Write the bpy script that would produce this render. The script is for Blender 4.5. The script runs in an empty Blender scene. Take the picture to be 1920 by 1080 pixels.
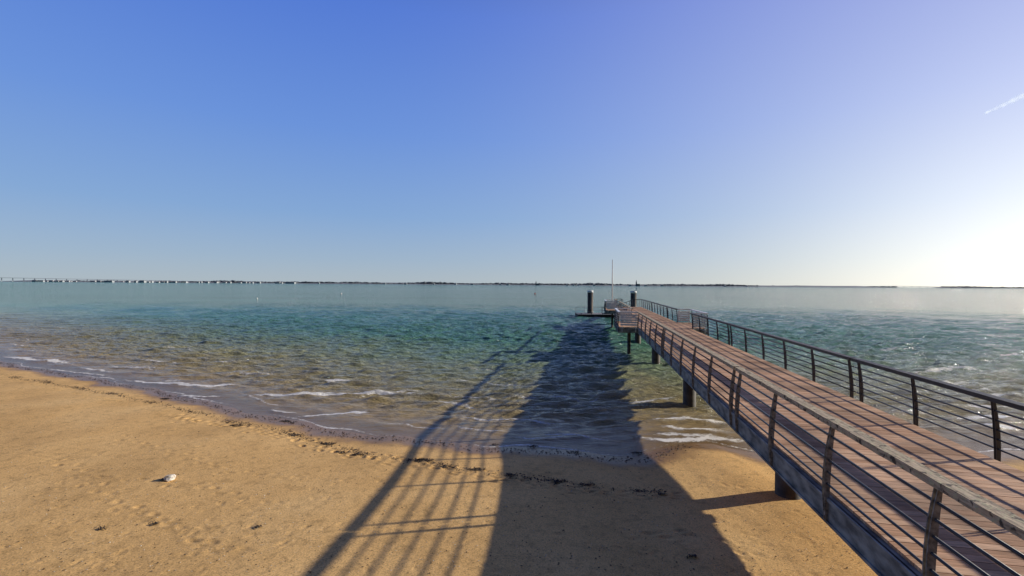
import bpy, bmesh, math, random
import numpy as np
from mathutils import Vector, Matrix, noise as mnoise
random.seed(7); rng=np.random.default_rng(7)
R=math.radians
scene=bpy.context.scene; C=scene.collection
scene.view_settings.view_transform='Standard'; scene.view_settings.look='None'; scene.view_settings.exposure=0
# ------------------------------------------------------------ camera
F=860.0; CZ=5.1; PITCH=0.47; ROLL=0.40; WL=-0.30
cam_d=bpy.data.cameras.new('camera'); cam=bpy.data.objects.new('camera',cam_d); C.objects.link(cam)
cam_d.sensor_width=36; cam_d.lens=36*F/1920; cam_d.clip_start=0.05; cam_d.clip_end=40000
RM=Matrix.Rotation(R(90-PITCH),3,'X')@Matrix.Rotation(R(ROLL),3,'Z')
cam.matrix_world=Matrix.Translation((0,0,CZ))@RM.to_4x4()
scene.camera=cam
def at(px,py,z=WL):
    d=RM@Vector(((px-960)/F,(540-py)/F,-1)); t=(z-CZ)/d.z
    return Vector((d.x*t,d.y*t,z))
def far(px,D): return ((px-960)/F*D,D)
# ------------------------------------------------------------ sun and sky
AZ=79.0; EL=19.2
sd_=Vector((math.sin(R(AZ))*math.cos(R(EL)),math.cos(R(AZ))*math.cos(R(EL)),math.sin(R(EL))))
sl=bpy.data.lights.new('sun','SUN'); sl.energy=5.0; sl.angle=R(0.5); sl.color=(1,0.93,0.80)
so=bpy.data.objects.new('sun',sl); C.objects.link(so); so.rotation_euler=sd_.to_track_quat('Z','Y').to_euler(); so.location=(0,0,60)
w=bpy.data.worlds.new('World'); scene.world=w; w.use_nodes=True
nt=w.node_tree; N=nt.nodes; L=nt.links
def math_(N,L,op,a,b=None,clamp=False):
    m=N.new('ShaderNodeMath'); m.operation=op; m.use_clamp=clamp
    for i,v in enumerate((a,b)):
        if v is None: continue
        if isinstance(v,(int,float)): m.inputs[i].default_value=v
        else: L.new(v,m.inputs[i])
    return m.outputs[0]
def ramp(N,L,src,stops,interp='LINEAR'):
    r=N.new('ShaderNodeValToRGB'); r.color_ramp.interpolation=interp
    e=r.color_ramp.elements
    while len(e)<len(stops): e.new(0.5)
    for i,(p,c) in enumerate(stops):
        e[i].position=p; e[i].color=(c,c,c,1) if not hasattr(c,'__len__') else (*c,1)
    L.new(src,r.inputs[0]); return r
def mixc(N,L,fac,a,b,mode='MIX'):
    m=N.new('ShaderNodeMix'); m.data_type='RGBA'; m.blend_type=mode
    for s,v in ((m.inputs[0],fac),(m.inputs[6],a),(m.inputs[7],b)):
        if isinstance(v,(int,float)): s.default_value=v
        elif isinstance(v,tuple): s.default_value=(*v,1)
        else: L.new(v,s)
    return m.outputs[2]
bg=N['Background']; sky=N.new('ShaderNodeTexSky'); sky.sky_type='NISHITA'; sky.sun_disc=False
sky.sun_elevation=R(EL); sky.sun_rotation=R(AZ); sky.air_density=1.0; sky.dust_density=0.6; sky.ozone_density=2.5
tc=N.new('ShaderNodeTexCoord'); sep=N.new('ShaderNodeSeparateXYZ'); L.new(tc.outputs['Generated'],sep.inputs[0])
z_=math_(N,L,'MAXIMUM',sep.outputs['Z'],0.0)
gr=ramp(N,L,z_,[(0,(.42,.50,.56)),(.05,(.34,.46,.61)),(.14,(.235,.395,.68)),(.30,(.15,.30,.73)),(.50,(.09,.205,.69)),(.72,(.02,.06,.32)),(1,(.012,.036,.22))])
dt=N.new('ShaderNodeVectorMath'); dt.operation='DOT_PRODUCT'; L.new(tc.outputs['Generated'],dt.inputs[0]); 
gd=Vector((math.sin(R(58))*math.cos(R(8)),math.cos(R(58))*math.cos(R(8)),math.sin(R(8)))); dt.inputs[1].default_value=gd
dd=math_(N,L,'MAXIMUM',dt.outputs['Value'],0.0)
g1=mixc(N,L,math_(N,L,'MULTIPLY',math_(N,L,'POWER',dd,3.2),.35),(0,0,0),(.92,.72,.38))
low=math_(N,L,'POWER',2.718,math_(N,L,'MULTIPLY',z_,-5.0))
g2=mixc(N,L,math_(N,L,'MULTIPLY',math_(N,L,'POWER',dd,15.0),low),(0,0,0),(.88,.80,.66))
cs=mixc(N,L,1.0,gr.outputs[0],g1,'ADD'); cs=mixc(N,L,1.0,cs,g2,'ADD')
back_dim=N.new('ShaderNodeMapRange'); L.new(sep.outputs['Y'],back_dim.inputs[0]); back_dim.inputs[1].default_value=-.35; back_dim.inputs[2].default_value=.25; back_dim.inputs[3].default_value=.25; back_dim.inputs[4].default_value=1
back_dim.interpolation_type='SMOOTHSTEP'
cs=mixc(N,L,1.0,cs,back_dim.outputs[0],'MULTIPLY')  # sky behind the camera dimmed to keep the shadows dark
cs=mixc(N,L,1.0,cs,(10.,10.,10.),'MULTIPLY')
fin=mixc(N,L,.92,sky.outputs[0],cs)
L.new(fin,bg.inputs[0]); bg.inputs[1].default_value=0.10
# ------------------------------------------------------------ materials
def newmat(name):
    m=bpy.data.materials.new(name); m.use_nodes=True
    return m,m.node_tree.nodes,m.node_tree.links,m.node_tree.nodes['Principled BSDF']
def tex(N,L,scale,detail=4,coord='Object',mscale=None,kind='ShaderNodeTexNoise'):
    tc=N.new('ShaderNodeTexCoord'); t=N.new(kind); t.inputs['Scale'].default_value=scale
    if kind=='ShaderNodeTexNoise': t.inputs['Detail'].default_value=detail
    if mscale:
        mp=N.new('ShaderNodeMapping'); mp.inputs['Scale'].default_value=mscale
        L.new(tc.outputs[coord],mp.inputs[0]); L.new(mp.outputs[0],t.inputs['Vector'])
    else: L.new(tc.outputs[coord],t.inputs['Vector'])
    return t
def simple(name,c1,c2,rough=.6,scale=6,metal=0,bump=.2,bscale=30,mscale=None,bdist=.01):
    m,N,L,b=newmat(name)
    t=tex(N,L,scale,6,mscale=mscale); r=ramp(N,L,t.outputs['Fac'],[(.35,c1),(.65,c2)])
    L.new(r.outputs[0],b.inputs['Base Color']); b.inputs['Roughness'].default_value=rough; b.inputs['Metallic'].default_value=metal
    t2=tex(N,L,bscale,4,mscale=mscale); bp=N.new('ShaderNodeBump'); bp.inputs['Strength'].default_value=bump; bp.inputs['Distance'].default_value=bdist
    L.new(t2.outputs['Fac'],bp.inputs['Height']); L.new(bp.outputs[0],b.inputs['Normal'])
    return m
M={}
M['steel']=simple('dark_steel',(.018,.02,.03),(.04,.042,.055),.45,8)
M['oldsteel']=simple('weathered_steel',(.11,.10,.09),(.36,.32,.27),.7,14)
M['cable']=simple('cable_steel',(.02,.022,.028),(.05,.05,.055),.45,10)
M['darkwood']=simple('dark_rail_wood',(.02,.018,.017),(.05,.042,.035),.6,5,mscale=(6,1,6))
M['beam']=simple('edge_beam_paint',(.09,.095,.095),(.34,.34,.31),.6,3,mscale=(1,1,2.5),bump=.4)
M['pile']=simple('pile_steel',(.035,.028,.022),(.10,.075,.05),.7,4)
M['white']=simple('white_slat_paint',(.80,.80,.78),(.88,.88,.86),.5,4)
M['pontoon']=simple('pontoon_concrete',(.16,.16,.16),(.28,.27,.26),.8,2)
M['grey']=simple('grey_pile_paint',(.10,.11,.13),(.2,.21,.22),.5,1)
M['weed']=simple('seaweed',(.012,.010,.007),(.06,.04,.022),.6,30)
M['shell']=simple('shell_chips',(.55,.50,.40),(.82,.78,.66),.6,3)
M['pebble']=simple('dark_chips',(.05,.035,.02),(.16,.11,.06),.7,3)
M['rock']=simple('pale_rock',(.45,.38,.28),(.8,.76,.68),.8,12,bump=.6)
M['tree']=simple('hazed_foliage',(.11,.13,.15),(.15,.175,.185),.9,.02)  # far-shore colours paled toward blue grey, painting aerial haze into them
M['fland']=simple('hazed_land',(.20,.22,.235),(.25,.27,.27),.9,.01)
M['fwall']=simple('hazed_white_wall',(.36,.39,.42),(.46,.47,.48),.8,.02)
M['froof']=simple('hazed_tile_roof',(.30,.30,.31),(.36,.35,.35),.8,.05)
M['fslate']=simple('hazed_slate_roof',(.10,.12,.15),(.15,.17,.20),.8,.05)
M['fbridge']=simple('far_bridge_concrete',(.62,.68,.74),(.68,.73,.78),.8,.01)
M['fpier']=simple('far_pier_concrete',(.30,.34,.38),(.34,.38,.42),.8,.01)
M['redbuoy']=simple('buoy_red',(.5,.06,.04),(.6,.09,.05),.5,2)
m,N_,L_,b=newmat('lichened_rail_wood')
t=tex(N_,L_,5,8,mscale=(8,1,8)); r=ramp(N_,L_,t.outputs['Fac'],[(.3,(.20,.145,.09)),(.5,(.46,.35,.22)),(.72,(.66,.52,.34))])
t2=tex(N_,L_,18,8); r2=ramp(N_,L_,t2.outputs['Fac'],[(.53,0),(.63,1)])
t4=tex(N_,L_,11,6); r4=ramp(N_,L_,t4.outputs['Fac'],[(.57,0),(.64,1)])
c=mixc(N_,L_,r2.outputs[0],r.outputs[0],(.46,.41,.24)); c=mixc(N_,L_,r4.outputs[0],c,(.08,.06,.04))
L_.new(c,b.inputs['Base Color']); b.inputs['Roughness'].default_value=.85
bp=N_.new('ShaderNodeBump'); bp.inputs['Strength'].default_value=.7; bp.inputs['Distance'].default_value=.012
L_.new(t2.outputs['Fac'],bp.inputs['Height']); L_.new(bp.outputs[0],b.inputs['Normal']); M['wood']=m
m,N_,L_,b=newmat('deck_planks')
g=N_.new('ShaderNodeNewGeometry')
r=ramp(N_,L_,g.outputs['Random Per Island'],[(0,(.50,.275,.15)),(.35,(.66,.385,.225)),(.7,(.78,.49,.295)),(1,(.58,.36,.225))])
t=tex(N_,L_,3,8,mscale=(1,14,1)); r2=ramp(N_,L_,t.outputs['Fac'],[(.3,.6),(.7,1.12)])
t3=tex(N_,L_,.8,7); r3=ramp(N_,L_,t3.outputs['Fac'],[(.38,.66),(.58,1.12)])
c=mixc(N_,L_,1.0,r.outputs[0],r2.outputs[0],'MULTIPLY'); c=mixc(N_,L_,1.0,c,r3.outputs[0],'MULTIPLY')
L_.new(c,b.inputs['Base Color']); b.inputs['Roughness'].default_value=.85; b.inputs['Specular IOR Level'].default_value=.2
bp=N_.new('ShaderNodeBump'); bp.inputs['Strength'].default_value=.4; bp.inputs['Distance'].default_value=.005
L_.new(t.outputs['Fac'],bp.inputs['Height']); L_.new(bp.outputs[0],b.inputs['Normal']); M['deck']=m
# sand
m,N_,L_,b=newmat('beach_sand')
t=tex(N_,L_,.35,8); r=ramp(N_,L_,t.outputs['Fac'],[(.3,(.66,.395,.145)),(.5,(.78,.475,.18)),(.7,(.85,.54,.22))])
ts=tex(N_,L_,32,7); ts.inputs['Roughness'].default_value=.75; rs=ramp(N_,L_,ts.outputs['Fac'],[(.36,.5),(.5,1.0),(.66,1.18)])
c=mixc(N_,L_,1.0,r.outputs[0],rs.outputs[0],'MULTIPLY')
tm=tex(N_,L_,3.5,10); tm.inputs['Roughness'].default_value=.72; rm=ramp(N_,L_,tm.outputs['Fac'],[(.34,.70),(.50,1.0)])
c=mixc(N_,L_,1.0,c,rm.outputs[0],'MULTIPLY')
v=tex(N_,L_,20,kind='ShaderNodeTexVoronoi'); rv=ramp(N_,L_,v.outputs['Distance'],[(.08,1),(.13,0)])
tv=tex(N_,L_,1.6,5); rtv=ramp(N_,L_,tv.outputs['Fac'],[(.46,0),(.58,1)])
sp=math_(N_,L_,'MULTIPLY',rv.outputs[0],rtv.outputs[0]); c=mixc(N_,L_,math_(N_,L_,'MULTIPLY',sp,.8),c,(.95,.88,.68))
v2=tex(N_,L_,12,kind='ShaderNodeTexVoronoi'); rv2=ramp(N_,L_,v2.outputs['Distance'],[(.07,1),(.13,0)])
tv2=tex(N_,L_,1.0,5); rtv2=ramp(N_,L_,tv2.outputs['Fac'],[(.44,0),(.55,1)])
c=mixc(N_,L_,math_(N_,L_,'MULTIPLY',math_(N_,L_,'MULTIPLY',rv2.outputs[0],rtv2.outputs[0]),.8),c,(.14,.085,.04))
a=N_.new('ShaderNodeAttribute'); a.attribute_name='shore'
tw=tex(N_,L_,.9,4); aw=math_(N_,L_,'ADD',a.outputs['Fac'],math_(N_,L_,'MULTIPLY',math_(N_,L_,'SUBTRACT',tw.outputs['Fac'],.5),1.4))
mr=N_.new('ShaderNodeMapRange'); mr.inputs[1].default_value=-1.5; mr.inputs[2].default_value=-.5; mr.interpolation_type='SMOOTHSTEP'; L_.new(aw,mr.inputs[0])
c=mixc(N_,L_,mr.outputs[0],c,mixc(N_,L_,1.0,c,(.38,.34,.36),'MULTIPLY'))
L_.new(c,b.inputs['Base Color'])
rr=N_.new('ShaderNodeMapRange'); L_.new(mr.outputs[0],rr.inputs[0]); rr.inputs[3].default_value=.95; rr.inputs[4].default_value=.28; L_.new(rr.outputs[0],b.inputs['Roughness'])
b.inputs['Specular IOR Level'].default_value=.2
bp=N_.new('ShaderNodeBump'); bp.inputs['Strength'].default_value=.6; bp.inputs['Distance'].default_value=.015
tb=tex(N_,L_,12,10); tb.inputs['Roughness'].default_value=.7
L_.new(tb.outputs['Fac'],bp.inputs['Height']); L_.new(bp.outputs[0],b.inputs['Normal']); M['sand']=m
# sea
m,N_,L_,b=newmat('sea_water')
a=N_.new('ShaderNodeAttribute'); a.attribute_name='shore'
tp=tex(N_,L_,.07,4,mscale=(.4,2,1)); off=math_(N_,L_,'MULTIPLY',math_(N_,L_,'SUBTRACT',tp.outputs['Fac'],.5),6)
amp=N_.new('ShaderNodeMapRange'); L_.new(a.outputs['Fac'],amp.inputs[0]); amp.inputs[1].default_value=0; amp.inputs[2].default_value=12
s_=math_(N_,L_,'ADD',a.outputs['Fac'],math_(N_,L_,'MULTIPLY',off,amp.outputs[0]))
s_=math_(N_,L_,'DIVIDE',s_,200,True)
r=ramp(N_,L_,s_,[(0,(.36,.25,.13)),(.02,(.39,.305,.145)),(.045,(.34,.32,.17)),(.08,(.235,.32,.20)),(.13,(.125,.30,.22)),(.35,(.085,.275,.215)),(1,(.085,.255,.215))])
tl=tex(N_,L_,.02,5,mscale=(.35,2.5,1)); rl=ramp(N_,L_,tl.outputs['Fac'],[(.35,.85),(.65,1.12)])
c=mixc(N_,L_,1.0,r.outputs[0],rl.outputs[0],'MULTIPLY')
fa=N_.new('ShaderNodeAttribute'); fa.attribute_name='foam'
tf=tex(N_,L_,7,8,mscale=(.7,1.4,1)); tf.inputs['Roughness'].default_value=.75
f=math_(N_,L_,'SUBTRACT',math_(N_,L_,'ADD',fa.outputs['Fac'],math_(N_,L_,'MULTIPLY',tf.outputs['Fac'],1.3)),1.04)
f=math_(N_,L_,'MULTIPLY',f,5,True)
c=mixc(N_,L_,f,c,(.90,.86,.78)); L_.new(c,b.inputs['Base Color'])
b.inputs['IOR'].default_value=1.33
spm=N_.new('ShaderNodeMapRange'); L_.new(a.outputs['Fac'],spm.inputs[0]); spm.inputs[1].default_value=10; spm.inputs[2].default_value=160; spm.inputs[3].default_value=.5; spm.inputs[4].default_value=.17
L_.new(spm.outputs[0],b.inputs['Specular IOR Level'])
rf=N_.new('ShaderNodeMapRange'); L_.new(f,rf.inputs[0]); rf.inputs[3].default_value=.07; rf.inputs[4].default_value=.8; L_.new(rf.outputs[0],b.inputs['Roughness'])
al=N_.new('ShaderNodeMapRange'); L_.new(a.outputs['Fac'],al.inputs[0]); al.inputs[1].default_value=-.2; al.inputs[2].default_value=1.6; al.inputs[3].default_value=.5; al.inputs[4].default_value=1
L_.new(math_(N_,L_,'MAXIMUM',al.outputs[0],f),b.inputs['Alpha'])
n1=tex(N_,L_,2.8,7,mscale=(.4,1.3,1)); n1.inputs['Roughness'].default_value=.62
n3=tex(N_,L_,.6,6,mscale=(.33,1.5,1)); n3.inputs['Roughness'].default_value=.62
fr3=N_.new('ShaderNodeMapRange'); L_.new(a.outputs['Fac'],fr3.inputs[0]); fr3.inputs[1].default_value=12; fr3.inputs[2].default_value=60; fr3.inputs[4].default_value=7
h=math_(N_,L_,'ADD',n1.outputs['Fac'],math_(N_,L_,'MULTIPLY',n3.outputs['Fac'],fr3.outputs[0]))
bp=N_.new('ShaderNodeBump'); bp.inputs['Distance'].default_value=.52; L_.new(h,bp.inputs['Height'])
bs=N_.new('ShaderNodeMapRange'); L_.new(a.outputs['Fac'],bs.inputs[0]); bs.inputs[1].default_value=0; bs.inputs[2].default_value=6; bs.inputs[3].default_value=.10; bs.inputs[4].default_value=1
L_.new(bs.outputs[0],bp.inputs['Strength']); L_.new(bp.outputs[0],b.inputs['Normal']); M['sea']=m
# contrail
m=bpy.data.materials.new('contrail_vapour'); m.use_nodes=True; N_=m.node_tree.nodes; L_=m.node_tree.links; N_.remove(N_['Principled BSDF'])
tr=N_.new('ShaderNodeBsdfTranslucent'); tr.inputs[0].default_value=(.95,.95,.95,1); tp_=N_.new('ShaderNodeBsdfTransparent'); lw=N_.new('ShaderNodeLayerWeight'); lw.inputs[0].default_value=.5
t=tex(N_,L_,.004,5); fm=math_(N_,L_,'MULTIPLY',math_(N_,L_,'SUBTRACT',1.0,lw.outputs['Facing']),math_(N_,L_,'MULTIPLY',t.outputs['Fac'],.6))
df=N_.new('ShaderNodeBsdfDiffuse'); df.inputs[0].default_value=(.95,.95,.95,1); ad=N_.new('ShaderNodeAddShader'); L_.new(tr.outputs[0],ad.inputs[0]); L_.new(df.outputs[0],ad.inputs[1])
mx_=N_.new('ShaderNodeMixShader'); L_.new(fm,mx_.inputs[0]); L_.new(tp_.outputs[0],mx_.inputs[1]); L_.new(ad.outputs[0],mx_.inputs[2]); L_.new(mx_.outputs[0],N_['Material Output'].inputs[0]); M['vapour']=m
# ------------------------------------------------------------ object helpers
def link(name,me,mat,parent=None):
    if mat is not None: me.materials.append(mat)
    o=bpy.data.objects.new(name,me); C.objects.link(o)
    if parent: o.parent=parent
    return o
def obj(name,bm,mat,parent=None,smooth=False):
    me=bpy.data.meshes.new(name); bm.to_mesh(me); bm.free()
    if smooth:
        for p in me.polygons: p.use_smooth=True
    return link(name,me,mat,parent)
def tag(o,label=None,cat=None,group=None,kind=None):
    if label: o['label']=label
    if cat: o['category']=cat
    if group: o['group']=group
    if kind: o['kind']=kind
    return o
def empty(name,loc,rz=0):
    o=bpy.data.objects.new(name,None); C.objects.link(o); o.location=loc; o.rotation_euler=(0,0,rz); return o
def box(bm,x0,x1,y0,y1,z0,z1):
    vs=[bm.verts.new((x,y,z)) for z in (z0,z1) for x,y in ((x0,y0),(x1,y0),(x1,y1),(x0,y1))]
    for f in ((3,2,1,0),(4,5,6,7),(0,1,5,4),(1,2,6,5),(2,3,7,6),(3,0,4,7)): bm.faces.new([vs[i] for i in f])
def bar(bm,p0,p1,w,h):
    p0=Vector(p0);p1=Vector(p1); d=(p1-p0).normalized(); s=d.cross(Vector((0,0,1))).normalized()*w/2; u=s.cross(d).normalized()*h/2
    vs=[bm.verts.new(p+a*s+b_*u) for p in (p0,p1) for a,b_ in ((-1,-1),(1,-1),(1,1),(-1,1))]
    for f in ((0,1,2,3),(7,6,5,4),(0,4,5,1),(1,5,6,2),(2,6,7,3),(3,7,4,0)): bm.faces.new([vs[i] for i in f])
def tube(bm,p0,p1,r0,r1=None,n=8):
    r1=r0 if r1 is None else r1
    p0=Vector(p0);p1=Vector(p1); d=(p1-p0).normalized(); a=Vector((0,0,1)) if abs(d.z)<.9 else Vector((1,0,0))
    s=d.cross(a).normalized(); u=s.cross(d).normalized(); R0=[];R1=[]
    for i in range(n):
        q=2*math.pi*i/n; v=s*math.cos(q)+u*math.sin(q); R0.append(bm.verts.new(p0+v*r0)); R1.append(bm.verts.new(p1+v*r1))
    for i in range(n): bm.faces.new((R0[i],R0[(i+1)%n],R1[(i+1)%n],R1[i]))
    bm.faces.new(R0[::-1]); bm.faces.new(R1)
def axis(parts):
    out=[parts[0][0]]
    for a0,a1,st in parts:
        n=max(1,int(round((a1-a0)/st))); out+=list(np.linspace(a0,a1,n+1)[1:])
    return np.array(out)
def geo(start,step,grow,end):
    o=[];x=start
    while x<end: step*=grow; x+=step; o.append(x)
    return o
def grid(name,xs,ys,Z,mat,attrs):
    nx,ny=len(xs),len(ys); X,Y=np.meshgrid(xs,ys)
    co=np.stack([X,Y,Z],-1).reshape(-1,3).astype(np.float32)
    me=bpy.data.meshes.new(name); me.vertices.add(nx*ny); me.vertices.foreach_set('co',co.ravel())
    i=np.arange((ny-1)*(nx-1)); rr=i//(nx-1); cc=i%(nx-1); a=rr*nx+cc
    q=np.stack([a,a+1,a+1+nx,a+nx],-1).ravel().astype(np.int32); nf=len(i)
    me.loops.add(nf*4); me.loops.foreach_set('vertex_index',q)
    me.polygons.add(nf); me.polygons.foreach_set('loop_start',np.arange(nf,dtype=np.int32)*4); me.polygons.foreach_set('loop_total',np.full(nf,4,np.int32))
    me.polygons.foreach_set('use_smooth',np.ones(nf,bool)); me.update(calc_edges=True)
    for k,vv in attrs.items():
        at_=me.attributes.new(k,'FLOAT','POINT'); at_.data.foreach_set('value',vv.ravel().astype(np.float32))
    return link(name,me,mat)
# ------------------------------------------------------------ shoreline
KS=1.055
sx=[KS*v for v in [-400,-80,-50,-31,-22.8,-16.3,-10.8,-7.8,-4.6,-1.9,-.2,1.6,3.8,5.0,6.5,8.0,12,16,30,80,400]]
sy=[KS*v for v in [180,58,40,28.3,24.6,21.5,18.3,16.8,15.4,14.8,14.4,14.1,13.7,14.6,14.8,13.7,13.9,14.3,15.5,20,40]]
def shoreY(x): return np.interp(x,sx,sy)+.12*np.sin(x*1.3)+.07*np.sin(x*3.1+1)
def SD(X,Y):
    g=(shoreY(X+1)-shoreY(X-1))/2
    k=1/np.sqrt(1+np.clip(g,-1.2,1.2)**2)
    return (Y-shoreY(X))*k
def sand_h(s):
    land=.55*(1-np.exp(np.minimum(s,0)*.11/.55)); sea=-3.2*(1-np.exp(-np.maximum(s,0)*.07/3.2))
    return WL+np.where(s<0,land,sea)
# ------------------------------------------------------------ beach
xs=axis([(-36,-13,.13),(-13,9,.05),(9,20,.14)]); xs=np.concatenate([(-36-np.array(geo(0,.13,1.25,9000)))[::-1],xs,20+np.array(geo(0,.14,1.25,9000))])
ys=axis([(-4,6.5,.3),(6.5,17.2,.045),(17.2,31,.1)]); ys=np.concatenate([(-4-np.array(geo(0,.3,1.35,400)))[::-1],ys,31+np.array(geo(0,.1,1.25,14000))])
X,Y=np.meshgrid(xs,ys); S=SD(X,Y); Z=sand_h(S)
def vnoise(X,Y,n,l0,l1,amp):
    Zs=np.zeros_like(X)
    for i in range(n):
        l=l0*(l1/l0)**(i/(n-1)); th=rng.uniform(0,math.pi); k=2*math.pi/l
        Zs+=amp*l*np.sin(k*(X*math.cos(th)+Y*math.sin(th))+rng.uniform(0,6.28)+1.5*np.sin(X*.7/l+i))
    return Zs
near=(np.abs(X)<36)&(Y<31)&(Y>-4)
Z+=np.where(near,vnoise(X,Y,14,.3,2,.0005),0)
def stamp(px_,py_,ang,a,b_,dep):
    ix0,ix1=np.searchsorted(xs,[px_-.5,px_+.5]); iy0,iy1=np.searchsorted(ys,[py_-.5,py_+.5])
    XX=X[iy0:iy1,ix0:ix1]-px_; YY=Y[iy0:iy1,ix0:ix1]-py_
    u=(XX*math.cos(ang)+YY*math.sin(ang))/a; v_=(-XX*math.sin(ang)+YY*math.cos(ang))/b_; r2=u*u+v_*v_
    Z[iy0:iy1,ix0:ix1]+=dep*(-np.exp(-r2**1.5*.8)+.4*np.exp(-(np.sqrt(r2)-1.7)**2*4))
def trail(pts,step=.34,jit=.10,dep=.02,rep=1):
    P=[at(*p,z=0) for p in pts]
    for k in range(rep):
        side=1; offs=random.uniform(-.3,.3)*(rep>1)
        for p,q in zip(P,P[1:]):
            d=q-p; n=max(1,int(d.length/step)); dn=d.normalized(); an=math.atan2(dn.y,dn.x)
            for i in range(n):
                c=p+d*((i+random.uniform(0,.3))/n); side=-side
                c=c+Vector((-dn.y,dn.x,0))*(side*.10+offs+random.uniform(-jit,jit))
                stamp(c.x,c.y,an+random.uniform(-.3,.3),.12,.055,dep*random.uniform(.5,1.1))
trail([(10,705),(180,742),(330,775),(450,795),(560,815),(640,845),(730,860),(820,868),(900,883),(1000,905),(1100,915),(1200,925),(1300,930)],rep=3,jit=.2,dep=.025)
trail([(560,815),(620,840),(700,850),(820,862)],rep=1,jit=.2,dep=.03)
trail([(150,705),(230,740),(300,760),(360,790)],rep=2)
trail([(0,850),(110,885),(190,960),(310,1010),(430,1075)],rep=2,dep=.014)
trail([(200,900),(400,920),(560,960)],dep=.014)
trail([(0,760),(150,800),(330,850),(420,880),(600,905)],dep=.014)
trail([(1180,1010),(1300,1000),(1430,1060)],dep=.02)
trail([(930,890),(1040,905),(1140,912)],rep=2,dep=.03)
for i in range(450):
    p=at(random.uniform(0,1560),random.uniform(770,1078),.1)
    stamp(p.x,p.y,random.uniform(0,3.14),random.uniform(.04,.13),random.uniform(.03,.06),random.uniform(.004,.014))
Z=np.where(S>-.5,np.where(S>1.5,sand_h(S),Z),Z)
beach=grid('beach',xs,ys,Z,M['sand'],{'shore':S}); tag(beach,'golden brown sand beach sloping down into the sea','beach',kind='structure')
def ground(x,y): return float(sand_h(SD(np.array([x]),np.array([y])))[0])
# ------------------------------------------------------------ sea
xs2=axis([(-40,36,.12)]); xs2=np.concatenate([(-40-np.array(geo(0,.12,1.045,12000)))[::-1],xs2,36+np.array(geo(0,.12,1.045,12000))])
ys2=axis([(13.2,44,.06)]); ys2=np.concatenate([ys2,44+np.array(geo(0,.06,1.010,14000))])
X2,Y2=np.meshgrid(xs2,ys2); S2=SD(X2,Y2)
dxx=np.gradient(xs2)[None,:]*np.ones_like(X2); dyy=np.gradient(ys2)[:,None]*np.ones_like(X2)
H=np.zeros_like(X2)
env=np.clip((S2-.2)/4,0,1)**.8*(1+.55*np.clip((S2-8)/25,0,1))
for i in range(36):
    l=.32*(2.3/.32)**(i/35); th=rng.normal(-math.pi/2+.12,.36); k=2*math.pi/l
    att=np.clip((l/np.maximum(dxx*abs(math.cos(th))+.001,dyy)-2.5)/2.5,0,1)
    mod=.6+.4*np.sin(X2*.11*(1+i%3)+Y2*.17+i*1.7)
    ph=k*(X2*math.cos(th)+Y2*math.sin(th))+rng.uniform(0,6.28)+.6*np.sin(X2*.5+i)+.4*np.sin(Y2*.31+i*2)
    s1=np.sin(ph); H+=att*mod*.0122*l**.85*(1.5*((s1+1)/2)**1.6*2-1.2)
H*=env
foam=np.zeros_like(X2)
def stroke(pts,wd,st,lift=.04):
    P=[at(*p) for p in pts]
    x0=min(p.x for p in P)-1;x1=max(p.x for p in P)+1;y0=min(p.y for p in P)-1;y1=max(p.y for p in P)+1
    ix0,ix1=np.searchsorted(xs2,[x0,x1]); iy0,iy1=np.searchsorted(ys2,[y0,y1])
    XX=X2[iy0:iy1,ix0:ix1];YY=Y2[iy0:iy1,ix0:ix1]; D=np.full(XX.shape,9.); T=np.full(XX.shape,0.)
    YY2=YY+.05*np.sin(XX*2.3+pts[0][0])+.04*np.sin(XX*5.1)+.03*np.sin(XX*11+pts[0][1])
    ps=[np.array((p.x,p.y)) for p in P]; n=len(ps)-1
    for j,(a,b_) in enumerate(zip(ps,ps[1:])):
        d=b_-a; L2=d@d; t=np.clip(((XX-a[0])*d[0]+(YY2-a[1])*d[1])/L2,0,1)
        dd=np.hypot(XX-a[0]-t*d[0],YY2-a[1]-t*d[1]); better=dd<D; D=np.where(better,dd,D); T=np.where(better,(j+t)/n,T)
    taper=np.clip(4*T*(1-T)+.25,0,1)**.6
    g=np.exp(-(D/wd)**2)*taper
    foam[iy0:iy1,ix0:ix1]=np.maximum(foam[iy0:iy1,ix0:ix1],g*st)
    H[iy0:iy1,ix0:ix1]+=lift*np.exp(-(D/(wd*2))**2)*taper
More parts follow.
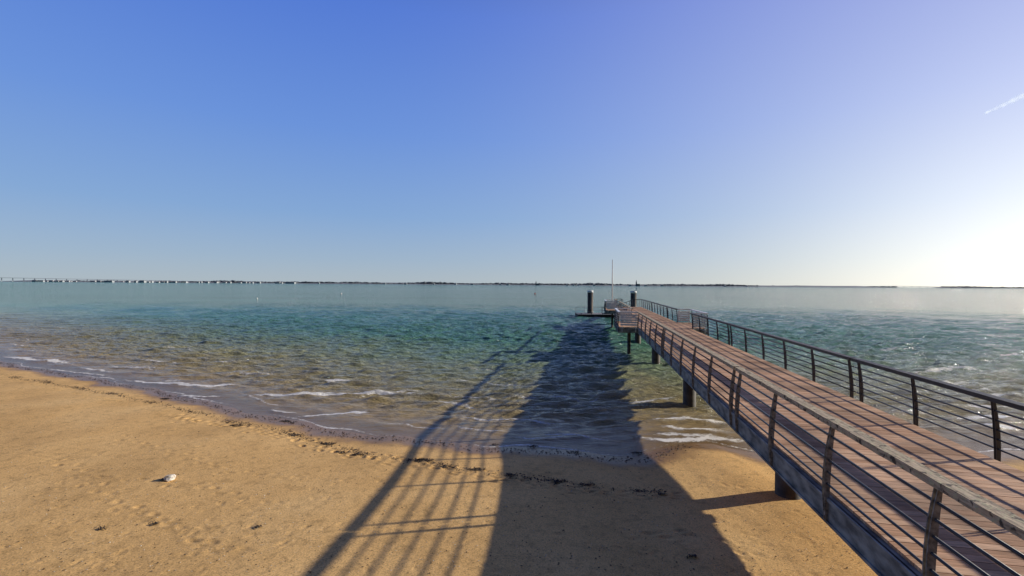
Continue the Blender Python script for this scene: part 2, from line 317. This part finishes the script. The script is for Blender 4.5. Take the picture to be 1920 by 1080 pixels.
for a in [([(460,742),(560,743),(640,741),(740,740),(805,737)],.19,.84,.07),([(608,718),(635,715),(657,717)],.3,.9,.1),
    ([(215,713),(330,722),(400,724),(465,720)],.2,.76),([(0,668),(60,675),(140,681)],.35,.72),([(555,781),(640,778),(700,774)],.15,.74),
    ([(1195,822),(1260,826),(1330,824),(1405,829)],.26,.76,.02),([(1210,787),(1290,785),(1385,800)],.3,.64),([(1175,758),(1270,750)],.25,.6),
    ([(1225,800),(1300,806),(1370,812)],.25,.62),([(1215,812),(1290,818),(1380,822)],.25,.6,.02),([(955,818),(1000,824),(1080,819),(1160,826)],.12,.58,.02),([(300,716),(345,713)],.2,.55),
    ([(660,745),(760,735),(800,730)],.16,.58),([(150,690),(215,700)],.2,.62),([(500,770),(560,776)],.12,.66),([(330,743),(420,745)],.13,.66),
    ([(820,742),(900,748),(960,755)],.15,.52),([(840,800),(900,806),(950,812)],.1,.55,.02),([(0,655),(80,660)],.3,.5),([(240,690),(300,693)],.3,.5),
    ([(700,795),(780,800),(850,806)],.1,.58,.02),([(420,700),(520,703)],.22,.54),([(860,690),(950,695)],.22,.45),([(60,690),(150,700),(220,708)],.16,.6),
    ([(1640,660),(1720,655)],.4,.5),([(1700,705),(1790,690),(1850,695)],.4,.6),([(1810,765),(1915,760)],.3,.7),([(1780,735),(1860,730)],.3,.6),
    ([(1840,800),(1915,805)],.25,.65,.02),([(1860,668),(1920,665)],.5,.5),([(1790,788),(1900,784)],.3,.62),([(1820,745),(1918,742)],.3,.6),([(1740,720),(1830,716)],.3,.55)]: stroke(*a)
foam=np.maximum(foam,(.50+.14*np.sin(X2*.8+1))*np.exp(-((S2-.12-.1*np.sin(X2*1.9))/.11)**2))
for s0,wd,st,fr,ph in ((1.2,.10,.57,.37,0),(2.6,.14,.60,.29,1.7),(4.3,.16,.59,.33,3.1),(6.4,.18,.56,.23,.6),(9,.22,.52,.27,2.2)):
    g=np.clip(np.sin(X2*fr+ph)+.45*np.sin(X2*fr*2.7+ph)-.1,0,1)
    ln=np.exp(-((S2-s0-.3*np.sin(X2*.35+ph)-.08*np.sin(X2*1.7+ph))/wd)**2)*g
    foam=np.maximum(foam,ln*st); H+=ln*.02
foam=np.maximum(foam,np.clip((H-.10)*2.6,0,.38)*np.clip(1.2-S2/50,0,1))
Z2=H+.01*np.clip(S2,-1,1)
Z2=np.where(S2<-.6,-.05,Z2)
sea=grid('sea',xs2,ys2,Z2,M['sea'],{'shore':S2,'foam':foam}); sea.location.z=WL; tag(sea,'choppy teal sea turning brown where it meets the sand','sea',kind='structure')
# ------------------------------------------------------------ jetty
PA=9.6; W=3.5; ZD=2.1
J=empty('jetty',(3.55,0,0),R(-PA)); tag(J,'long straight boardwalk jetty of reddish planks with cable railings, on dark piles','jetty')
JM=Matrix.Translation((3.55,0,0))@Matrix.Rotation(R(-PA),4,'Z')
S0,S1=-9.9,64.65; B=[(33.2,38.4,1.35,1.1),(55.2,60.2,1.5,0)]
bm=bmesh.new(); s=S0
while s<S1-.1:
    l,rg=0,W
    for b0,b1,el,er in B:
        if b0<=s and s+.14<=b1: l,rg=-el,W+er
    dz=random.uniform(-.002,.002); box(bm,l+.0,rg,s+.003,s+.139,ZD-.04+dz,ZD+dz); s+=.145
obj('deck',bm,M['deck'],J)
def outline(side):
    pts=[(0,S0)]
    for b0,b1,el,er in B:
        e=el if side<0 else er
        if e: pts+=[(0,b0),(e,b0),(e,b1),(0,b1)]
    pts.append((0,S1))
    return [((-e if side<0 else W+e),s) for e,s in pts]
for side in (-1,1):
    P=outline(side)
    for a,b_ in zip(P,P[1:]):
        bm=bmesh.new(); ins=side*.03
        bar(bm,(a[0]+ins,a[1],ZD-.235),(b_[0]+ins,b_[1],ZD-.235),.10,.38)
        if a[0]==b_[0]:
            bar(bm,(a[0]+ins*2.7,a[1],ZD-.07),(b_[0]+ins*2.7,b_[1],ZD-.07),.05,.05)
            bar(bm,(a[0]+ins*2.7,a[1],ZD-.40),(b_[0]+ins*2.7,b_[1],ZD-.40),.05,.04)
        obj('edge_beam',bm,M['beam'],J)
bm=bmesh.new(); bar(bm,(0,S1+.05,ZD-.235),(W,S1+.05,ZD-.235),.10,.38); obj('edge_beam',bm,M['beam'],J)
bm=bmesh.new(); s=S0+1
while s<S1: box(bm,.09,W-.09,s,s+.12,ZD-.34,ZD-.05); s+=2.05
for t_ in (1.1,2.4): box(bm,t_-.07,t_+.07,S0,S1,ZD-.36,ZD-.055)
obj('joists',bm,M['pile'],J)
for s,t_,hd in ((11.5,1.3,1),(21.2,1.0,1),(31.8,1.0,1),(43.3,.95,1),(54,1.0,1),(64,1.0,1),(36.0,-.45,0),(57.5,-.7,0)):
    bm=bmesh.new(); tube(bm,(t_,s,-5),(t_,s,ZD-.58),.28 if hd else .13,n=20); o=obj('pile',bm,M['pile'],J,True)
    if hd:
        bm=bmesh.new(); box(bm,.25,W-.25,s-.2,s+.2,ZD-.60,ZD-.365); bmesh.ops.bevel(bm,geom=bm.edges[:],offset=.02); obj('crosshead',bm,M['pile'],o)
# railing
def cen(z): u=(z+.38)/1.40; return .095+.018*math.sin(math.pi*u)-.075*u**2
def post_mesh(w0,w1):
    bm=bmesh.new(); n=9; zs=[-.38+1.40*i/(n-1) for i in range(n)]
    for y0 in (-.030,.018):
        ring=[]
        for z in zs:
            u=(z+.38)/1.40; c=cen(z); hw=w0+w1*math.sin(math.pi*u)
            ring.append([bm.verts.new((c+dx,y0+dy,z)) for dx,dy in ((-hw,0),(hw,0),(hw,.012),(-hw,.012))])
        for a,b_ in zip(ring,ring[1:]):
            for k in range(4): bm.faces.new((a[k],a[(k+1)%4],b_[(k+1)%4],b_[k]))
        bm.faces.new(ring[0][::-1]); bm.faces.new(ring[-1])
    for z in (-.28,-.08): box(bm,.03,.12,-.017,.017,z-.03,z+.03)
    me=bpy.data.meshes.new('post'); bm.to_mesh(me); bm.free(); return me
pm_old=post_mesh(.020,.022); pm_old.materials.append(M['oldsteel'])
pm_dk=post_mesh(.018,.018); pm_dk.materials.append(M['steel'])
pm_w=pm_old.copy(); pm_w.materials.clear(); pm_w.materials.append(M['white'])
def railing(p0,p1,out,fr,wood,posts,slats=False,light=False):
    p0=Vector((*p0,ZD));p1=Vector((*p1,ZD)); o3=Vector((*out,0)); d=(p1-p0); dn=d.normalized()
    bm=bmesh.new(); wv=.17 if not light else .16
    e=o3*.02; nseg=max(1,int(d.length/.5)); zt=1.045
    bar(bm,p0+e+Vector((0,0,zt)),p1+e+Vector((0,0,zt)),wv,.08)
    bmesh.ops.subdivide_edges(bm,edges=[x for x in bm.edges if abs((x.verts[0].co-x.verts[1].co).normalized().dot(dn))>.9],cuts=nseg*3)
    for v_ in bm.verts:
        v_.co+=Vector((random.uniform(-1,1),random.uniform(-1,1),random.uniform(-1,1)))*(.004 if wood is M['wood'] else .001)
    hr=obj('handrail',bm,wood,J)
    ang=math.atan2(out[1],out[0])
    for f_ in fr:
        q=p0+d*f_; po=bpy.data.objects.new('post',pm_old if wood is M['wood'] else (pm_w if slats else pm_dk)); C.objects.link(po); po.parent=hr; po.location=q; po.rotation_euler=(0,0,ang)
    for z in (.16,.33,.50,.67,.84):
        bm=bmesh.new(); o_=o3*cen(z)+Vector((0,0,z))
        if slats: bar(bm,p0+o_,p1+o_,.03,.125); obj('slat',bm,M['white'],hr)
        else: tube(bm,p0+o_,p1+o_,.017,n=6); obj('cable',bm,M['cable'],hr,True)
    return hr
for side,wood in ((-1,M['wood']),(1,M['darkwood'])):
    x0=0 if side<0 else W; out=(side,0)
    def seg(a,b_,n):
        Ls=b_-a; fr=[(.2+ (Ls-.4)*i/n)/Ls for i in range(n+1)]; railing((x0,a+.03),(x0,b_-.03),out,fr,wood,n)
    js=(.35,11.0,21.8,33.2) if side<0 else (2.4,13.1,24.3,33.2)
    seg(js[0],js[1],5); seg(js[1],js[2],5); seg(js[2],js[3],5 if side<0 else 4)
    railing((x0,-9.9),(x0,js[0]-.03),out,[.02,.33,.66],wood,3)
    b0,b1,el,er=B[0]; e=el if side<0 else er; xo=x0+side*e
    railing((x0+side*.08,b0),(xo-side*.05,b0),(0,-1),[.12,.9],M['white'],2,slats=True,light=True)
    railing((xo,b0+.05),(xo,b1-.05),out,[.02,.34,.66,.98],M['white'],4,light=True)
    railing((xo-side*.05,b1),(x0+side*.08,b1),(0,1),[.1,.88],M['white'],2,slats=True,light=True)
    seg(b1,43.35,2); seg(43.35,55.2 if side<0 else 54,5)
    if side<0:
        b0,b1,el,er=B[1]; xo=-el
        railing((-.08,b0),(xo+.05,b0),(0,-1),[.12,.9],M['white'],2,slats=True,light=True)
        railing((xo,b0+.05),(xo,b1-.05),out,[.02,.5,.98],M['white'],4,light=True)
        railing((xo+.05,b1),(-.08,b1),(0,1),[.1,.88],M['white'],2,slats=True,light=True)
        seg(b1,64.65,2)
    else: seg(54,64.65,5)
railing((0.05,64.65),(1.0,64.65),(0,1),[.1,.9],M['darkwood'],2); railing((2.5,64.65),(W-.05,64.65),(0,1),[.1,.9],M['darkwood'],2)
# ------------------------------------------------------------ gangway, pontoon, guide piles, mast
g0=JM@Vector((1.75,64.9,ZD)); g1=Vector((15.6,75.6,.32))
G=empty('gangway',g0); tag(G,'sloping metal gangway with side rails between the jetty end and the floating pontoon','gangway')
v_=g1-g0; side=v_.cross(Vector((0,0,1))).normalized()
bm=bmesh.new(); bar(bm,(0,0,-.06),v_+Vector((0,0,0)),1.3,.08); obj('walkway',bm,M['pontoon'],G)
for sg in (-1,1):
    bm=bmesh.new(); bar(bm,side*sg*.68+Vector((0,0,.95)),v_+side*sg*.68+Vector((0,0,.95)),.06,.06)
    bar(bm,side*sg*.68+Vector((0,0,.45)),v_+side*sg*.68+Vector((0,0,.45)),.04,.04)
    for i in range(9):
        q=v_*(i/8)+side*sg*.68; tube(bm,q+Vector((0,0,-.1)),q+Vector((0,0,.95)),.03,n=6)
    obj('side_rail',bm,M['steel'],G)
PT=empty('pontoon',(14.1,77.8,WL)); tag(PT,'low grey floating pontoon moored beyond the jetty end','pontoon')
bm=bmesh.new(); box(bm,-3.1,3.1,-2.0,2.0,-.4,.45); bmesh.ops.bevel(bm,geom=bm.edges[:],offset=.05); obj('float',bm,M['pile'],PT)
bm=bmesh.new()
for i in range(40): box(bm,-3.15+i*.1575,-3.15+i*.1575+.15,-2.05,2.05,.455,.51)
obj('deck',bm,M['pontoon'],PT)
for x in (-2.6,-.9,.9,2.6):
    bm=bmesh.new(); tube(bm,(x,-1.85,.51),(x,-1.85,.66),.04); bar(bm,(x-.16,-1.85,.68),(x+.16,-1.85,.68),.07,.06); obj('cleat',bm,M['steel'],PT)
bm=bmesh.new()
for x in (-3,-1.5,0,1.5,3): tube(bm,(x,1.9,.51),(x,1.9,1.5),.03,n=6)
for z in (1.0,1.5): tube(bm,(-3,1.9,z),(3,1.9,z),.03,n=6)
obj('guard_rail',bm,M['grey'],PT)
for px,lab in ((1107,'stout dark guide pile rising from the left of the floating pontoon'),(1188,'stout dark guide pile rising behind the end of the jetty railings')):
    x,y=far(px,78.5 if px<1150 else 76); GP=empty('guide_pile',(x,y,0)); tag(GP,lab,'mooring pile')
    bm=bmesh.new(); tube(bm,(0,0,-5),(0,0,3.75),.48,n=24); obj('shaft',bm,M['pile'],GP,True)
    bm=bmesh.new(); tube(bm,(0,0,3.75),(0,0,4.12),.52,.49,n=24); obj('cap',bm,M['white'],GP,True)
    bm=bmesh.new(); tube(bm,(0,0,.35),(0,0,.5),.62,n=24); obj('collar',bm,M['grey'],GP,True)
    bm=bmesh.new(); box(bm,-.10,.10,-.58,-.46,.9,3.7); obj('ladder_guide',bm,M['grey'],GP)
q=Vector((far(1148,60)[0],60,ZD)); MS=empty('signal_mast',q); tag(MS,'tall thin white mast standing at the end of the jetty','mast')
bm=bmesh.new(); tube(bm,(0,0,0),(0,0,6.2),.10,.05,n=10); obj('pole',bm,M['white'],MS,True)
bm=bmesh.new(); tube(bm,(0,0,0),(0,0,.05),.2,n=12); obj('base_plate',bm,M['steel'],MS)
bm=bmesh.new(); tube(bm,(0,0,6.2),(0,0,6.36),.05,.02,n=8); obj('finial',bm,M['white'],MS)
# ------------------------------------------------------------ beach finds
def clump(name,px,py,rad,n,mat):
    p=at(px,py,-.08); z=ground(p.x,p.y); bm=bmesh.new()
    for i in range(n):
        a=random.uniform(0,6.28); r_=rad*random.random()**.7; c=Vector((math.cos(a)*r_*1.7,math.sin(a)*r_*.55,.005+random.uniform(0,.03)*(1-r_/rad)))
        an=random.uniform(0,6.28); ln=random.uniform(.04,.11); wd=random.uniform(.005,.013); prev=None
        for k in range(5):
            d=Vector((math.cos(an),math.sin(an),0)); s_=Vector((-d.y,d.x,0))*wd*(1-k*.15)
            zz=Vector((0,0,.02*math.sin(k*1.2+i)*.6+.004)); pr=(bm.verts.new(c+s_+zz),bm.verts.new(c-s_+zz+Vector((0,0,random.uniform(0,.015)))))
            if prev: bm.faces.new((prev[0],prev[1],pr[1],pr[0]))
            prev=pr; c=c+d*ln/4; an+=random.uniform(-.6,.6)
    o=obj(name,bm,mat); o.location=(p.x,p.y,max(z,WL+.01)+.008); return o
CL=[(443,796,.15,'small dark seaweed clump on the sand near the left waterline'),(310,743,.15,'small dark seaweed clump at the wet edge far left'),
(535,781,.12,'tiny seaweed scrap stranded in the wash'),(553,812,.13,'seaweed scrap just above the wet sand, left of the jetty shadows'),
(615,829,.15,'dark seaweed scrap among footprints by the waterline'),(640,848,.11,'seaweed scrap in the line of footprints'),
(672,852,.09,'little seaweed scrap in the middle of the footprint line'),(790,862,.22,'long dark seaweed heap crossed by the thick rail shadow'),
(893,880,.15,'dark seaweed clump among the thin cable shadows'),(838,876,.08,'seaweed scrap between the thick rail shadow and the cable shadows'),
(955,893,.12,'seaweed clump at the left edge of the broad jetty shadow'),(1000,826,.13,'seaweed clump at the water edge inside the jetty shadow'),
(1045,905,.16,'seaweed heap in the middle of the jetty shadow'),(1100,912,.13,'seaweed heap right of the middle in the jetty shadow'),
(1080,838,.1,'small seaweed scrap in shaded shallow water'),(1195,838,.12,'dark seaweed clump at the right edge of the jetty shadow'),
(1240,930,.06,'small seaweed scrap in shadow near the first pile'),(1297,1062,.06,'seaweed scrap at the bottom of the jetty shadow'),
(190,1012,.04,'seaweed scrap on open sand at lower left'),(290,1000,.04,'seaweed scrap below the pale rock'),(485,1006,.04,'twiggy scrap on open sand right of the pale rock'),(930,823,.08,'seaweed scrap between the cable shadows at the water edge')]
for px,py,rd,lab in CL: tag(clump('seaweed_clump',px,py,rd,int(70*(rd/.16)**1.4)+4,M['weed']),lab,'seaweed')
def scatter(name,n,mat,gen,smin,smax):
    bm=bmesh.new()
    for i in range(n):
        p=gen(); z=ground(p.x,p.y); s_=random.uniform(smin,smax)*random.uniform(.5,1.4); an=random.uniform(0,6.28)
        vs=[]
        for k in range(5):
            a=an+k*1.257; r_=s_*random.uniform(.6,1.1); vs.append(bm.verts.new((p.x+math.cos(a)*r_,p.y+math.sin(a)*r_*.7,z+.004+random.uniform(0,.4)*s_)))
        t=bm.verts.new((p.x,p.y,z+s_*.7+.006))
        for k in range(5): bm.faces.new((vs[k],vs[(k+1)%5],t))
    return obj(name,bm,mat)
def g_any(): return at(random.uniform(-40,1640),random.uniform(765,1079),.1)
def g_land():
    while True:
        p=g_any()
        if SD(np.array([p.x]),np.array([p.y]))[0]<-.3: return p
tl=[(-50,694),(180,732),(330,760),(450,789),(560,811),(640,840),(760,863),(900,882),(1000,903),(1120,915),(1250,928)]
tl=[at(a,b_,-.08) for a,b_ in tl]; TLc=[0]
for p,q in zip(tl,tl[1:]): TLc.append(TLc[-1]+(q-p).length)
def g_tide():
    while True:
        s=random.uniform(0,TLc[-1]); i=max(j for j in range(len(tl)-1) if TLc[j]<=s); t=(s-TLc[i])/(TLc[i+1]-TLc[i])
        p=tl[i].lerp(tl[i+1],t)
        if random.random()<.22+.78*max(0,math.sin(p.x*2.3)+.5*math.sin(p.x*6.3)): break
    return p+Vector((random.gauss(0,.08),random.gauss(0,.13)+.10*math.sin(p.x*2),0))
def g_edge():
    x=random.uniform(-34,6); return Vector((x,float(shoreY(np.array([x]))[0])-abs(random.gauss(.45,.18))-.1*math.sin(x*3),0))
tag(scatter('shell_fragments',1900,M['shell'],g_land,.006,.014),'pale shell fragments scattered over the sand','shells',kind='stuff')
tag(scatter('debris',1600,M['pebble'],g_land,.006,.020),'dark bits of debris scattered over the sand','debris',kind='stuff')
tag(scatter('wrack_line',3200,M['weed'],g_tide,.008,.030),'thin dark line of seaweed scraps along the last tide mark','seaweed',kind='stuff')
tag(scatter('wrack_edge',2200,M['weed'],g_edge,.01,.035),'dark seaweed scraps along the wet edge of the sand','seaweed',kind='stuff')
p=at(318,906,.0); RK=empty('rock',(p.x,p.y,ground(p.x,p.y))); tag(RK,'single pale angular rock on open sand at left','rock')
bm=bmesh.new(); bmesh.ops.create_icosphere(bm,subdivisions=2,radius=.12)
for v_ in bm.verts:
    nn=mnoise.noise(v_.co*9); v_.co*=1+.45*nn; v_.co.z*=.7; v_.co.x*=1.0; v_.co.z+=.05+(.5*v_.co.x if v_.co.x>0 else 0)*.4
obj('stone',bm,M['rock'],RK)
o=clump('seaweed_tuft',300,908,.05,26,M['weed']); o.parent=RK; o.location=(-.12,-.02,.02)
# ------------------------------------------------------------ far shore
def strip(name,px0,px1,D,depth,h,lab):
    n=160; bm=bmesh.new(); rows=[]
    for i in range(n+1):
        px=px0+(px1-px0)*i/n; x,y=far(px,D); e=min(1,min(i,n-i)/8)
        hh=h*e*(.8+.5*mnoise.noise(Vector((px*.01,3,0))))
        rows.append([bm.verts.new((x,y+60*mnoise.noise(Vector((px*.02,0,0))),-.5)),bm.verts.new((x,y+40,3.0*e)),bm.verts.new((x*(D+depth*.4)/D,y+depth*.4,hh)),bm.verts.new((x*(D+depth)/D,y+depth,-.5))])
    for a,b_ in zip(rows,rows[1:]):
        for k in range(3): bm.faces.new((a[k],b_[k],b_[k+1],a[k+1]))
    return tag(obj(name,bm,M['fland'],None,True),lab,'land',kind='structure')
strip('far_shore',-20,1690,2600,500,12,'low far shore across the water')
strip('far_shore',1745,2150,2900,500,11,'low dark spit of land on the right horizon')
def trees(px0,px1,D,n,hmin,hmax,dens=None):
    bm=bmesh.new()
    for i in range(n):
        px=random.uniform(px0,px1); d=D+random.uniform(0,150); x,y=far(px,d)
        k=.75+.5*mnoise.noise(Vector((px*.013,9,0)))+.2*mnoise.noise(Vector((px*.07,2,0)))
        if dens and k<dens: continue
        s_=random.uniform(hmin,hmax)*max(.45,k); mt=Matrix.Translation((x,y,s_*.45+2.5))@Matrix.Diagonal((s_*random.uniform(.9,1.9),s_*.8,s_*.6,1))
        r_=bmesh.ops.create_icosphere(bm,subdivisions=1,radius=1,matrix=mt)
        for v_ in r_['verts']: v_.co+=Vector((random.uniform(-1,1),0,random.uniform(-1,1)))*s_*.18
    return bm
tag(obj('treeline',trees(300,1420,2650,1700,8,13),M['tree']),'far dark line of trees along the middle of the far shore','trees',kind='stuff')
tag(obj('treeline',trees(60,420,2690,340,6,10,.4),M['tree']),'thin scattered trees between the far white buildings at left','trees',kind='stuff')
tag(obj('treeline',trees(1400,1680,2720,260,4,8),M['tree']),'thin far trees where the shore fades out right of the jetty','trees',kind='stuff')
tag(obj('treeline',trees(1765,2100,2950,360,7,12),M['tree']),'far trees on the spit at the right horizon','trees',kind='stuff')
def house(px,D,wd,dp,h,roof,label,cat,group,flat=False):
    x,y=far(px,D); E=empty('house' if cat=='house' else 'building',(x,y,1.5),random.uniform(-.3,.3)); tag(E,label,cat,group)
    bm=bmesh.new(); box(bm,-wd/2,wd/2,-dp/2,dp/2,-2.5,h); obj('wall',bm,M['fwall'],E)
    bm=bmesh.new()
    if flat: box(bm,-wd/2-.4,wd/2+.4,-dp/2-.4,dp/2+.4,h+.02,h+.8)
    else:
        a=[bm.verts.new(v) for v in ((-wd/2-.5,-dp/2-.5,h+.01),(wd/2+.5,-dp/2-.5,h+.01),(wd/2+.5,dp/2+.5,h+.01),(-wd/2-.5,dp/2+.5,h+.01),(-wd/2-.5,0,h+dp*.28),(wd/2+.5,0,h+dp*.28))]
        for f in ((0,1,5,4),(2,3,4,5),(0,4,3),(1,2,5),(3,2,1,0)): bm.faces.new([a[i] for i in f])
    obj('roof',bm,roof,E)
for i in range(72):
    px=random.choice([random.uniform(65,330)]*2+[random.uniform(320,560)])
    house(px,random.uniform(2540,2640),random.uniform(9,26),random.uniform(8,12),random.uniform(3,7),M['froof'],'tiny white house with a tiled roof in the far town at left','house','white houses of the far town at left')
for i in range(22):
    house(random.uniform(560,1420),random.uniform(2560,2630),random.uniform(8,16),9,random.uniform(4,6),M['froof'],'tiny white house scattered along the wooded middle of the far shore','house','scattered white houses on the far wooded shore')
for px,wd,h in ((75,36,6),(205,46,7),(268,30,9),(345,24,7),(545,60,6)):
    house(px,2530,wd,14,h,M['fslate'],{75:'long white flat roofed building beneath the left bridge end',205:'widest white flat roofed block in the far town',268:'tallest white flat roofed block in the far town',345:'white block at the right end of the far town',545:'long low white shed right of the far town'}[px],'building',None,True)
for px,h,lab in ((1005,24,'short dark church tower with a spire on the far shore, left of the mast'),(1193,34,'tall dark church tower with a spire on the far shore, right of the mast')):
    x,y=far(px,2600); E=empty('church_tower',(x,y,2)); tag(E,lab,'church')
    bm=bmesh.new(); box(bm,-2.6,2.6,-2.6,2.6,-2,h*.6); obj('tower',bm,M['fslate'],E)
    bm=bmesh.new(); tube(bm,(0,0,h*.6+.02),(0,0,h),3,.1,n=8); obj('spire',bm,M['fslate'],E)
    bm=bmesh.new(); box(bm,2.65,20,-5,5,-2,h*.2); box(bm,2.7,19.5,-3,3,h*.2+.02,h*.3); obj('nave',bm,M['fslate'],E)
def bridge(px0,px1,D0,D1,z0,z1,n,lab,arch,th=2.6):
    a=Vector((*far(px0,D0),0)); b_=Vector((*far(px1,D1),0)); E=empty('bridge',a); tag(E,lab,'bridge'); d=b_-a
    def zz(t): return z0+(z1-z0)*t+arch*math.sin(math.pi*t)
    bm=bmesh.new()
    for i in range(40): bar(bm,d*(i/40)+Vector((0,0,zz(i/40))),d*((i+1)/40)+Vector((0,0,zz((i+1)/40))),14,th)
    obj('bridge_deck',bm,M['fbridge'],E)
    for i in range(n):
        t=(i+.5)/n; q_=d*t; bm=bmesh.new(); box(bm,q_.x-.45,q_.x+.45,q_.y-2,q_.y+2,-3,zz(t)-th/2-.02); obj('pier',bm,M['fpier'],E)
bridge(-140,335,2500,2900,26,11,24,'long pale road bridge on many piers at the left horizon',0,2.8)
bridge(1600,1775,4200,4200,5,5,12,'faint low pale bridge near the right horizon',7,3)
# ------------------------------------------------------------ buoys
for px,py,lab,mt in ((640,551,'white buoy on the open water left of centre','white'),(482,560,'small white buoy on the water at left','white'),(1003,551,'small red buoy on the water near the pontoon','redbuoy')):
    q_=at(px,py); s_=q_.y/220*.34; E=empty('buoy',(q_.x,q_.y,WL)); tag(E,lab,'buoy')
    bm=bmesh.new(); bmesh.ops.create_uvsphere(bm,u_segments=14,v_segments=9,radius=s_,matrix=Matrix.Translation((0,0,s_*.35))); obj('float',bm,M[mt],E,True)
    bm=bmesh.new(); tube(bm,(0,0,s_*1.2),(0,0,s_*1.9),s_*.18,s_*.12,n=8); obj('lifting_eye',bm,M['steel'],E)
# ------------------------------------------------------------ contrail
def dirp(px,py,d): return Vector((0,0,CZ))+(RM@Vector(((px-960)/F,(540-py)/F,-1))).normalized()*d
a=dirp(1846,213,12000); b_=dirp(1935,172,12500); bm=bmesh.new(); d=(b_-a); dn=d.normalized(); u1=dn.cross(Vector((0,0,1))).normalized(); u2=u1.cross(dn); prev=None
for i in range(33):
    t=i/32; c=a+d*t; wv=22+45*t+8*mnoise.noise(Vector((t*9,0,0))); ring=[bm.verts.new(c+u2*wv*math.cos(k*math.pi/6)+u1*wv*math.sin(k*math.pi/6)) for k in range(12)]
    if prev:
        for k in range(12): bm.faces.new((prev[k],prev[(k+1)%12],ring[(k+1)%12],ring[k]))
    prev=ring
tag(obj('contrail',bm,M['vapour'],None,True),'short white contrail high in the sky at upper right','contrail')
